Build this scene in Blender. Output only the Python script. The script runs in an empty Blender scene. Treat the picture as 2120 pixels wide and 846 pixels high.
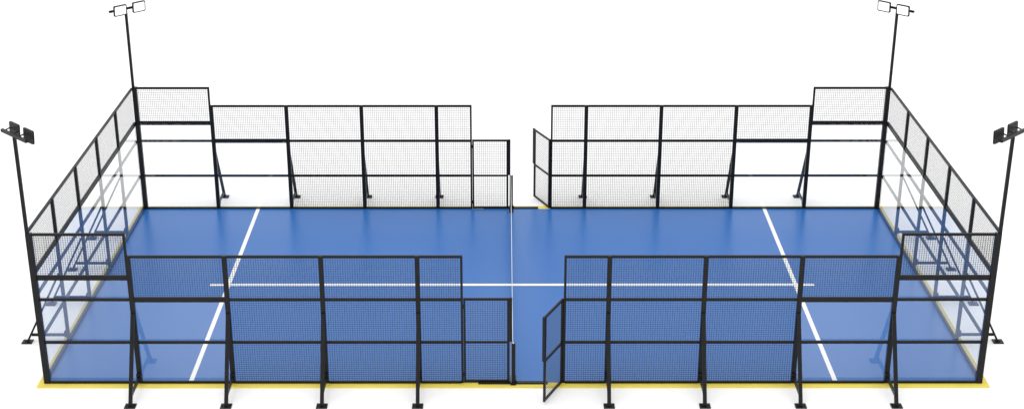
import bpy, bmesh, math, random
from mathutils import Vector, Matrix
random.seed(7)
S = bpy.context.scene
COL = S.collection
R = math.radians

# ------------------------------------------------------------------ materials
def mat(name):
    m = bpy.data.materials.new(name); m.use_nodes = True
    nt = m.node_tree; nt.nodes.clear()
    out = nt.nodes.new('ShaderNodeOutputMaterial')
    return m, nt, out

def noise_mat(name, c1, c2, scale, rough, rough2=None, bump=0.0, spec=0.5, bscale=None, coat=0.0):
    m, nt, out = mat(name)
    N, L = nt.nodes, nt.links
    b = N.new('ShaderNodeBsdfPrincipled'); L.new(b.outputs[0], out.inputs[0])
    g = N.new('ShaderNodeNewGeometry')
    n = N.new('ShaderNodeTexNoise'); n.inputs['Scale'].default_value = scale
    n.inputs['Detail'].default_value = 6
    L.new(g.outputs['Position'], n.inputs['Vector'])
    r = N.new('ShaderNodeValToRGB')
    r.color_ramp.elements[0].position = .3; r.color_ramp.elements[1].position = .7
    r.color_ramp.elements[0].color = (*c1, 1); r.color_ramp.elements[1].color = (*c2, 1)
    L.new(n.outputs['Fac'], r.inputs[0]); L.new(r.outputs[0], b.inputs['Base Color'])
    mr = N.new('ShaderNodeMapRange')
    mr.inputs['To Min'].default_value = rough; mr.inputs['To Max'].default_value = rough2 if rough2 is not None else rough
    L.new(n.outputs['Fac'], mr.inputs['Value']); L.new(mr.outputs[0], b.inputs['Roughness'])
    b.inputs['Specular IOR Level'].default_value = spec
    if coat:
        b.inputs['Coat Weight'].default_value = coat; b.inputs['Coat Roughness'].default_value = .2
    if bump:
        n2 = N.new('ShaderNodeTexNoise'); n2.inputs['Scale'].default_value = bscale or scale*8
        L.new(g.outputs['Position'], n2.inputs['Vector'])
        bp = N.new('ShaderNodeBump'); bp.inputs['Strength'].default_value = bump; bp.inputs['Distance'].default_value = .01
        L.new(n2.outputs['Fac'], bp.inputs['Height']); L.new(bp.outputs[0], b.inputs['Normal'])
    return m

M_STEEL = noise_mat('black_powder_coat', (.006, .006, .0065), (.010, .010, .011), 6, .34, .46, spec=.2)
M_WIRE = noise_mat('black_wire', (.02, .02, .021), (.028, .028, .03), 9, .5, .6)
M_COURT = noise_mat('blue_court_coating', (.025, .133, .415), (.028, .140, .432), .35, .26, .32, spec=.31)
M_YELLOW = noise_mat('yellow_base_mat', (.72, .585, .085), (.78, .64, .11), 3, .6, .75)
M_WHITE = noise_mat('white_line_paint', (.80, .80, .80), (.86, .86, .86), 5, .5, .6)
M_TAPE = noise_mat('white_net_tape', (.78, .78, .78), (.85, .85, .85), 30, .7)
M_GROUND = noise_mat('white_ground', (.905, .905, .905), (.915, .915, .915), .4, .9, spec=.0)
M_GREEN = noise_mat('green_plastic', (.25, .62, .12), (.3, .68, .15), 9, .4)
M_NET = noise_mat('black_net_cord', (.02, .02, .02), (.03, .03, .03), 30, .8)

def glass_mat():
    m, nt, out = mat('tempered_glass')
    N, L = nt.nodes, nt.links
    lw = N.new('ShaderNodeLayerWeight'); lw.inputs['Blend'].default_value = .5
    p = N.new('ShaderNodeMath'); p.operation = 'POWER'; p.inputs[1].default_value = 2.0
    L.new(lw.outputs['Facing'], p.inputs[0])
    ma = N.new('ShaderNodeMath'); ma.operation = 'MULTIPLY_ADD'; ma.use_clamp = True
    ma.inputs[1].default_value = .60; ma.inputs[2].default_value = .07
    L.new(p.outputs[0], ma.inputs[0])
    t = N.new('ShaderNodeBsdfTransparent'); t.inputs[0].default_value = (.975, .985, .985, 1)
    g = N.new('ShaderNodeBsdfGlossy'); g.inputs['Roughness'].default_value = .0
    g.inputs['Color'].default_value = (1, 1, 1, 1)
    mx = N.new('ShaderNodeMixShader')
    L.new(ma.outputs[0], mx.inputs[0]); L.new(t.outputs[0], mx.inputs[1]); L.new(g.outputs[0], mx.inputs[2])
    L.new(mx.outputs[0], out.inputs[0])
    return m
M_GLASS = glass_mat()

def lens_mat():
    m, nt, out = mat('lamp_diffuser')
    N, L = nt.nodes, nt.links
    b = N.new('ShaderNodeBsdfPrincipled'); L.new(b.outputs[0], out.inputs[0])
    b.inputs['Base Color'].default_value = (.9, .9, .9, 1); b.inputs['Roughness'].default_value = .35
    b.inputs['Emission Color'].default_value = (1, 1, 1, 1); b.inputs['Emission Strength'].default_value = .45
    return m
M_LENS = lens_mat()

# ------------------------------------------------------------------ helpers
def finish(name, bm, material, parent=None):
    me = bpy.data.meshes.new(name)
    if parent is not None:
        off = Vector((0, 0, 0)); p = parent
        while p: off += Vector(p.location); p = p.parent
        bmesh.ops.translate(bm, vec=-off, verts=bm.verts[:])
    bm.normal_update(); bm.to_mesh(me); bm.free()
    me.materials.append(material)
    o = bpy.data.objects.new(name, me); COL.objects.link(o)
    if parent is not None: o.parent = parent
    return o

def box(bm, x0, x1, y0, y1, z0, z1, bev=.0):
    b = bmesh.new()
    bmesh.ops.create_cube(b, size=1)
    for v in b.verts:
        v.co = Vector((x0 + (x1-x0)*(v.co.x+.5), y0 + (y1-y0)*(v.co.y+.5), z0 + (z1-z0)*(v.co.z+.5)))
    if bev: bmesh.ops.bevel(b, geom=b.edges[:], offset=bev, segments=2, profile=.6, affect='EDGES')
    merge(bm, b)

def merge(bm, b):
    me = bpy.data.meshes.new('tmp'); b.to_mesh(me); b.free(); bm.from_mesh(me); bpy.data.meshes.remove(me)

def bar(bm, p, q, w, h, up=(0, 0, 1), bev=.0):
    """square bar from p to q; w across, h along 'up'"""
    p, q = Vector(p), Vector(q); d = (q-p); Ln = d.length; d.normalize()
    s = d.cross(Vector(up)).normalized(); u = s.cross(d).normalized()
    b = bmesh.new(); bmesh.ops.create_cube(b, size=1)
    for v in b.verts:
        c = v.co.copy(); v.co = p + d*Ln*(c.y+.5) + s*w*c.x + u*h*c.z
    if bev: bmesh.ops.bevel(b, geom=b.edges[:], offset=bev, segments=2, profile=.6, affect='EDGES')
    bmesh.ops.recalc_face_normals(b, faces=b.faces[:])
    merge(bm, b)

def cyl(bm, p, q, r, n=10):
    p, q = Vector(p), Vector(q); d = q-p
    b = bmesh.new(); bmesh.ops.create_cone(b, cap_ends=True, segments=n, radius1=r, radius2=r, depth=d.length)
    rot = Vector((0, 0, 1)).rotation_difference(d.normalized()).to_matrix().to_4x4()
    bmesh.ops.transform(b, matrix=Matrix.Translation((p+q)/2) @ rot, verts=b.verts[:])
    merge(bm, b)

def wires(a, b_, z0, z1, pitch=.05, d=.0074, dn=.0016):
    """welded wire grid between two plan points a and b_, from z0 to z1"""
    a, b_ = Vector((*a, 0)), Vector((*b_, 0)); t = (b_-a); Ln = t.length; t.normalize()
    n = Vector((-t.y, t.x, 0)); h = d/2; hn = dn/2
    verts, faces = [], []
    def prism(c0, c1, e1, e2):
        k = len(verts)
        for c in (c0, c1):
            for s1, s2 in ((-1, -1), (1, -1), (1, 1), (-1, 1)): verts.append(c + e1*h*s1 + e2*hn*s2)
        for i in range(4):
            j = (i+1) % 4; faces.append((k+i, k+j, k+4+j, k+4+i))
    Z = Vector((0, 0, 1))
    nv = max(2, round(Ln/pitch)); nh = max(2, round((z1-z0)/pitch))
    for i in range(1, nv):
        c = a + t*(Ln*i/nv) - n*(hn*.96)
        prism(c+Z*z0, c+Z*z1, t, n)
    for i in range(1, nh):
        z = z0 + (z1-z0)*i/nh
        prism(a+Z*z+n*(hn*.96), b_+Z*z+n*(hn*.96), Z, n)
    bm = bmesh.new()
    vs = [bm.verts.new(v) for v in verts]
    for f in faces: bm.faces.new([vs[i] for i in f])
    bmesh.ops.recalc_face_normals(bm, faces=bm.faces[:])
    return bm

def quad(pts):
    bm = bmesh.new(); bm.faces.new([bm.verts.new(p) for p in pts]); return bm

def tag(o, label, cat, group=None):
    o['label'] = label; o['category'] = cat
    if group: o['group'] = group
    return o
def root(name, loc):
    o = bpy.data.objects.new(name, None); COL.objects.link(o); o.location = loc
    o.empty_display_size = .2
    return o

# ------------------------------------------------------------------ levels
Z1, Z2, Z25, Z3, Z35 = .966, 1.962, 2.465, 2.939, 3.438
XE = 1.083           # fence end beside the gates
LX, LY = 10.0, 5.0
RB = .062           # thin rail height

# ------------------------------------------------------------------ setting
bm = bmesh.new()
bmesh.ops.create_grid(bm, x_segments=2, y_segments=2, size=250)
for v in bm.verts: v.co.z = -.040
g = finish('ground', bm, M_GROUND); g['kind'] = 'structure'

bm = bmesh.new(); box(bm, -10.18, 10.18, -5.18, 5.2, -.0405, 0, .004)
y = finish('base_mat', bm, M_YELLOW); y['kind'] = 'structure'; y['label'] = 'yellow base sheet showing as a border around the blue court'

bm = bmesh.new(); box(bm, -10.0075, 10.0075, -5.0, 4.975, -.002, .006, .001)
court = finish('court_surface', bm, M_COURT); court['kind'] = 'structure'; court['label'] = 'glossy blue court surface with white lines'
for s in (-1, 1):
    bm = bmesh.new(); box(bm, s*6.92-.05, s*6.92+.05, -4.99, 4.96, .0065, .0085)
    finish('service_line', bm, M_WHITE, court)
bm = bmesh.new(); box(bm, -7.37, 7.37, -.06, .06, .009, .0105)
finish('centre_line', bm, M_WHITE, court)

# ------------------------------------------------------------------ fence pieces
def braced_post(parent, base, out, top, half=.05, reach=.985):
    """post at plan point base, leaning brace running outwards (unit plan vector out)"""
    bx, by = base; ox, oy = out
    along = (abs(oy), abs(ox))          # direction of the fence
    bm = bmesh.new()
    hx_, hy_ = half*(.8 if ox else 1), half*(.8 if oy else 1)
    box(bm, bx-hx_-ox*half*.2, bx+hx_-ox*half*.2, by-hy_, by+hy_, .002, top, .006)
    # bolted sleeve at mid height and fixing block at the foot
    po = finish('post', bm, M_STEEL, parent)
    def P(d, z, t=0): return (bx+ox*d+along[0]*t, by+oy*d+along[1]*t, z)
    bm = bmesh.new()
    bar(bm, P(half-.004, 1.66), P(reach-.01, -.012), .08, .042, up=(ox, oy, 0), bev=.004)
    finish('brace', bm, M_STEEL, po)
    bm = bmesh.new()
    bar(bm, P(half, .15), P(reach-.115, .15), .045, .06, bev=.003)
    finish('strut', bm, M_STEEL, po)
    bm = bmesh.new()
    c = P(reach, 0)
    box(bm, c[0]-.115, c[0]+.115, c[1]-.1, c[1]+.1, -.041, -.014, .004)
    box(bm, c[0]-.045, c[0]+.045, c[1]-.045, c[1]+.045, -.014, .012, .003)
    for t in (-.085, .085):
        e = P(reach, 0, t); cyl(bm, (e[0], e[1], -.016), (e[0], e[1], .004), .014, 8)
    finish('foot_plate', bm, M_STEEL, po)
    bm = bmesh.new()
    c = P(half+.012, 0) if half == .05 else P(half-.006, 0)
    box(bm, c[0]-.03-.022*abs(oy), c[0]+.03+.022*abs(oy), c[1]-.03-.022*abs(ox), c[1]+.03+.022*abs(ox), .11, .25, .003)
    finish('bracket', bm, M_STEEL, po)
    return po

def hrail(parent, x0, x1, y, zc, h, t=.05):
    bm = bmesh.new(); box(bm, min(x0, x1), max(x0, x1), y-t/2, y+t/2, zc-h/2, zc+h/2, .005)
    return finish('rail', bm, M_STEEL, parent)

def side_fence(sx, sy, label):
    y = sy*LY
    rt = root('court_fence', (sx*5.5, y, 0)); tag(rt, label, 'court fence', 'fence runs along the two long sides of the court')
    X = [10, 8, 6, 4, 2]
    for x in X[1:]: braced_post(rt, (sx*x, y), (0, sy), Z3+.022)
    # corner bay is half a metre taller and carries its own slim upright
    bm = bmesh.new(); box(bm, sx*8.035-.026, sx*8.035+.026, y-.026, y+.026, Z25+.055, Z35+.028, .005)
    finish('upright', bm, M_STEEL, rt)
    bm = bmesh.new(); box(bm, sx*XE-.025, sx*XE+.025, y-.027, y+.027, .002, Z3+.028, .005)
    finish('end_post', bm, M_STEEL, rt)
    edges = [(10, 8), (8, 6), (6, 4), (4, 2), (2, XE)]
    for i, (a, b) in enumerate(edges):
        xa = sx*(a - (.058 if i == 0 else .05)); xb = sx*(b + (.05 if b != XE else .025))
        z_top = Z35 if i == 0 else Z3
        z_mid = Z25 if i == 0 else Z2
        hrail(rt, xa, xb, y + (-.028 if sy < 0 else .0), .028, .052, .05)                      # bottom
        hrail(rt, xa, xb, y, Z1, RB, .045)
        if i == 0: hrail(rt, xa, xb, y, Z2, RB, .045)
        hrail(rt, xa, xb if i else sx*(8.035+.026), y, z_top, .056)
        hrail(rt, xa, xb, y, z_mid, .108 if i < 2 else RB, .055)
        lo = z_mid+(.054 if i < 2 else .031)
        xw = xb if i else sx*(8.035+.026)
        finish('mesh_panel', wires((xa, y), (xw, y), lo, z_top-.028), M_WIRE, rt)
        if i < 2:
            yi = y - sy*.034
            e = .004
            pa, pb = sx*(a-(.03 if i == 0 else e)), sx*(b+e)
            finish('glass_pane', quad([(pa, yi, .03), (pb, yi, .03), (pb, yi, z_mid-.005), (pa, yi, z_mid-.005)]), M_GLASS, rt)
        else:
            finish('mesh_panel', wires((xa, y), (xb, y), .05, Z1-.031), M_WIRE, rt)
            finish('mesh_panel', wires((xa, y), (xb, y), Z1+.031, Z2-.031), M_WIRE, rt)
    return rt

def end_wall(sx, label):
    x = sx*(LX+.055)
    rt = root('court_end_wall', (x, 0, 0)); tag(rt, label, 'court wall', 'glass end walls of the court')
    for yy in (-3, -1, 1, 3): braced_post(rt, (x, yy), (sx, 0), Z35+.028, .042, .93)
    E = [-5, -3, -1, 1, 3, 5]
    for a, b in zip(E[:-1], E[1:]):
        ya = a+(.058 if a == -5 else .042); yb = b-(.058 if b == 5 else .042)
        for zc, h in ((.037, .07), (Z1, RB), (Z2, RB), (Z25, .108), (Z35, .056)):
            bm = bmesh.new(); t = .025
            if zc < .1: box(bm, min(x-sx*.047, x+sx*.005), max(x-sx*.047, x-sx*.012), ya-.01, yb+.01, .002, .085, .004)
            else: box(bm, x-t, x+t, ya, yb, zc-h/2, zc+h/2, .005)
            finish('rail', bm, M_STEEL, rt)
        finish('mesh_panel', wires((x, ya), (x, yb), Z25+.054, Z35-.028), M_WIRE, rt)
        xi = x - sx*(.051); e = .004
        finish('glass_pane', quad([(xi, a+(e if a > -5 else .04), .03), (xi, b-(e if b < 5 else .04), .03),
                                   (xi, b-(e if b < 5 else .04), Z25-.02), (xi, a+(e if a > -5 else .04), Z25-.02)]), M_GLASS, rt)
    return rt

side_fence(-1, -1, 'black mesh and glass fence on the near long side, left of the gate opening')
side_fence(1, -1, 'black mesh and glass fence on the near long side, right of the gate opening')
side_fence(-1, 1, 'black mesh and glass fence on the far long side, left of the gate opening')
side_fence(1, 1, 'black mesh and glass fence on the far long side, right of the gate opening')
end_wall(-1, 'left end wall of clear glass with braced black posts and mesh on top')
end_wall(1, 'right end wall of clear glass with braced black posts and mesh on top')

# ------------------------------------------------------------------ gates
def gate(hx, y, ang, label, green=False):
    rt = root('gate', (hx, y, 0)); tag(rt, label, 'gate', 'mesh gates beside the net')
    GW, z0, z1, s = .982, .014, Z2+.034, .054
    def part(name, bm, m=M_STEEL):
        bmesh.ops.translate(bm, vec=(hx, y, 0), verts=bm.verts[:])
        return finish(name, bm, m, rt)
    bm = bmesh.new()
    box(bm, .008, s, -.022, .022, z0, z1, .005)
    box(bm, GW-s, GW, -.022, .022, z0, z1, .005)
    box(bm, s-.002, GW-s+.002, -.02, .02, z0+.001, z0+s, .004)
    box(bm, s-.002, GW-s+.002, -.02, .02, z1-s, z1-.001, .004)
    box(bm, s-.002, GW-s+.002, -.02, .02, Z1-.024, Z1+.024, .004)
    part('gate_frame', bm)
    part('mesh_panel', wires((s, 0), (GW-s, 0), z0+s, Z1-.024), M_WIRE)
    part('mesh_panel', wires((s, 0), (GW-s, 0), Z1+.024, z1-s), M_WIRE)
    bm = bmesh.new(); box(bm, GW-.003, GW+.055, -.026, .026, Z1+.02, z1+.004, .004)
    part('closing_strip', bm)
    for z in (.2, 1.8):
        bm = bmesh.new(); cyl(bm, (.001, 0, z-.045), (.001, 0, z+.045), .012, 10)
        box(bm, -.012, .014, -.009, .009, z-.03, z+.03)
        part('hinge', bm, M_GREEN if green else M_STEEL)
    rt.rotation_euler = (0, 0, ang)
    return rt
HX = XE-.023
gate(-HX, -LY, 0, 'closed mesh gate left of the net post on the near side')
gate(-HX, LY, 0, 'closed mesh gate left of the net post on the far side')
gate(HX-.017, -LY, math.atan2(-.90, -.41), 'mesh gate standing open outwards on the near side, green hinges', True)
gate(HX-.017, LY, math.atan2(.90, -.41), 'mesh gate standing open outwards on the far side, black hinges')

# ------------------------------------------------------------------ net
nt_ = root('court_net', (0, 0, 0)); tag(nt_, 'court net with white top tape seen edge-on across the middle of the blue court', 'net')
NH = .95
for s in (-1, 1):
    yp = s*5.035
    bm = bmesh.new()
    box(bm, -.042, .046, yp-.036, yp+.036, .008, NH+.005, .006)
    po = finish('net_post', bm, M_STEEL, nt_)
    bm = bmesh.new(); cyl(bm, (.0, yp, NH+.004), (.0, yp, NH+.018), .018, 12)
    finish('post_cap', bm, M_TAPE, po)
    bm = bmesh.new()
    box(bm, -.745, .735, s*5.035-.052, s*5.035+.052, .001, .03, .005)
    finish('base_beam', bm, M_STEEL, po)
    bm = bmesh.new()                                   # triangular gussets, plus a dark reflection pad
    for q in (-1, 1):
        b = bmesh.new(); vs = []
        for yy in (yp-.004, yp+.004):
            vs.append([b.verts.new((q*.044+.002, yy, .014)), b.verts.new((q*.10, yy, .014)), b.verts.new((q*.044+.002, yy, .10))])
        b.faces.new(vs[0]); b.faces.new(vs[1][::-1])
        for i in range(3): b.faces.new([vs[0][i], vs[0][(i+1) % 3], vs[1][(i+1) % 3], vs[1][i]])
        bmesh.ops.recalc_face_normals(b, faces=b.faces[:]); merge(bm, b)
    box(bm, -.06, .06, yp-.10, yp+.34, .0075, .018) if s < 0 else box(bm, -.06, .06, yp-.34, yp+.10, .0075, .018)  # dark base pad, standing in for the post's reflection in the floor
    finish('gusset_and_reflection_pad', bm, M_STEEL, po)
    bm = bmesh.new(); box(bm, -.048, -.0435, yp-.03, yp+.03, .03, NH+.015, .002)
    finish('side_tape', bm, M_TAPE, po)
finish('net_mesh', wires((-.01, -4.99), (-.01, 4.99), .03, NH-.04, pitch=.045, d=.003), M_NET, nt_)
bm = bmesh.new(); box(bm, -.017, -.005, -5.0, 5.0, NH-.045, NH+.012, .004)
finish('top_tape', bm, M_TAPE, nt_)

# ------------------------------------------------------------------ floodlight masts
def rounded_plate(bm, w, h, t, r, M, inset=0):
    pts = []
    for cx, cz, a0 in ((w/2-r, h/2-r, 0), (-w/2+r, h/2-r, 90), (-w/2+r, -h/2+r, 180), (w/2-r, -h/2+r, 270)):
        for k in range(6):
            a = R(a0+18*k); pts.append((cx+r*math.cos(a), cz+r*math.sin(a)))
    b = bmesh.new()
    f = [b.verts.new((x, -t/2, z)) for x, z in pts]; k = [b.verts.new((x, t/2, z)) for x, z in pts]
    b.faces.new(f); b.faces.new(k[::-1])
    n = len(pts)
    for i in range(n): b.faces.new([f[i], f[(i+1) % n], k[(i+1) % n], k[i]])
    bmesh.ops.recalc_face_normals(b, faces=b.faces[:])
    bmesh.ops.transform(b, matrix=M, verts=b.verts[:]); merge(bm, b)

ZL = 5.585
def mast(sx, sy, label):
    x, y = sx*LX, sy*LY
    rt = root('floodlight_mast', (x, y, 0)); tag(rt, label, 'floodlight', 'floodlight masts at the court corners')
    bm = bmesh.new(); box(bm, x-sx*.01-.06, x-sx*.01+.06, y-.058, y+.058, .001, Z35+.03, .007)
    finish('corner_post', bm, M_STEEL, rt)
    bm = bmesh.new(); box(bm, x+sx*.02-.034, x+sx*.02+.034, y-.034, y+.034, Z35+.025, ZL-.03, .006)
    finish('pole', bm, M_STEEL, rt)
    inn = Vector((-sx*math.cos(R(LA)), -sy*math.sin(R(LA)), 0))          # facing the court
    al = Vector((inn.y, -inn.x, 0))
    if al.x*sx > 0: al = -al            # pointing towards the court in x
    c = Vector((x+sx*.02, y, ZL))
    bm = bmesh.new(); bar(bm, c-al*.49, c+al*.49, .055, .055, bev=.005)
    finish('crossbar', bm, M_STEEL, rt)
    for off in (-.26, .30):
        lc = c + al*off + inn*.16 + Vector((0, 0, .03))
        zax = Vector((0, 0, 1)); tilt = R(4)
        yax = (inn*math.cos(tilt) - zax*math.sin(tilt)).normalized()
        xax = yax.cross(zax).normalized(); zz = xax.cross(yax).normalized()
        Mx = Matrix.Translation(lc) @ Matrix((( xax.x, yax.x, zz.x, 0), (xax.y, yax.y, zz.y, 0), (xax.z, yax.z, zz.z, 0), (0, 0, 0, 1)))
        bm = bmesh.new(); rounded_plate(bm, LW, LH, .035, .035, Mx)
        for q in (-.10, .10):
            for w in (-.08, .08):
                p = Mx @ Vector((q, -.024, w)); cyl(bm, p, p+yax*.006, .012, 8)
        fl = finish('floodlight', bm, M_STEEL, rt)
        bm = bmesh.new(); rounded_plate(bm, LW-.056, LH-.056, .006, .025, Mx @ Matrix.Translation((0, .019, 0)))
        finish('lens', bm, M_LENS, fl)
        for q in (-1, 1):
            bm = bmesh.new(); a = c + al*off + al*q*(.165 if q < 0 else .15) + Vector((0, 0, .0)); e = lc + al*q*(LW/2-.02) - inn*.02
            bar(bm, a, e, .018, .022)
            finish('bracket_arm', bm, M_STEEL, fl)
    return rt
LA, LW, LH = 45, .38, .28
mast(-1, -1, 'near left corner mast, floodlights seen from behind')
mast(1, -1, 'near right corner mast, floodlights seen from behind')
mast(-1, 1, 'far left corner mast, white faces of its two floodlights showing')
mast(1, 1, 'far right corner mast, white faces of its two floodlights showing')

# ------------------------------------------------------------------ light
w = bpy.data.worlds.new('World'); S.world = w; w.use_nodes = True
bg = w.node_tree.nodes.get('Background') or w.node_tree.nodes.new('ShaderNodeBackground')
bg.inputs[0].default_value = (1, 1, 1, 1); bg.inputs[1].default_value = 1.17
ld = bpy.data.lights.new('studio_key', 'SUN'); ld.energy = .75; ld.angle = R(50)
lo = bpy.data.objects.new('studio_key', ld); COL.objects.link(lo)
lo.rotation_euler = (R(12), R(-6), 0)

# ------------------------------------------------------------------ camera
cam = bpy.data.cameras.new('camera'); co = bpy.data.objects.new('camera', cam); COL.objects.link(co)
f, pit, yaw, roll = 3228.14, .4025, .0002, -.0002
co.location = (-.1896, -34.6111, 15.8759)
F = Vector((math.sin(yaw)*math.cos(pit), math.cos(yaw)*math.cos(pit), -math.sin(pit)))
Rt = Vector((math.cos(yaw), -math.sin(yaw), 0)); U = Rt.cross(F)
R2 = Rt*math.cos(roll)+U*math.sin(roll); U2 = -Rt*math.sin(roll)+U*math.cos(roll)
co.matrix_world = Matrix.Translation(co.location) @ Matrix(((R2.x, U2.x, -F.x, 0), (R2.y, U2.y, -F.y, 0), (R2.z, U2.z, -F.z, 0), (0, 0, 0, 1)))
cam.sensor_width = 36; cam.sensor_fit = 'HORIZONTAL'; cam.lens = f/2120*36
cam.shift_x = 15.35/2120; cam.shift_y = 77.57/2120
cam.clip_end = 1000
S.camera = co

S.view_settings.view_transform = 'Standard'; S.view_settings.look = 'None'
S.view_settings.exposure = 0; S.view_settings.gamma = 1
S.render.engine = 'CYCLES'
S.cycles.transparent_max_bounces = 24; S.cycles.max_bounces = 12; S.cycles.glossy_bounces = 6
S.render.film_transparent = False
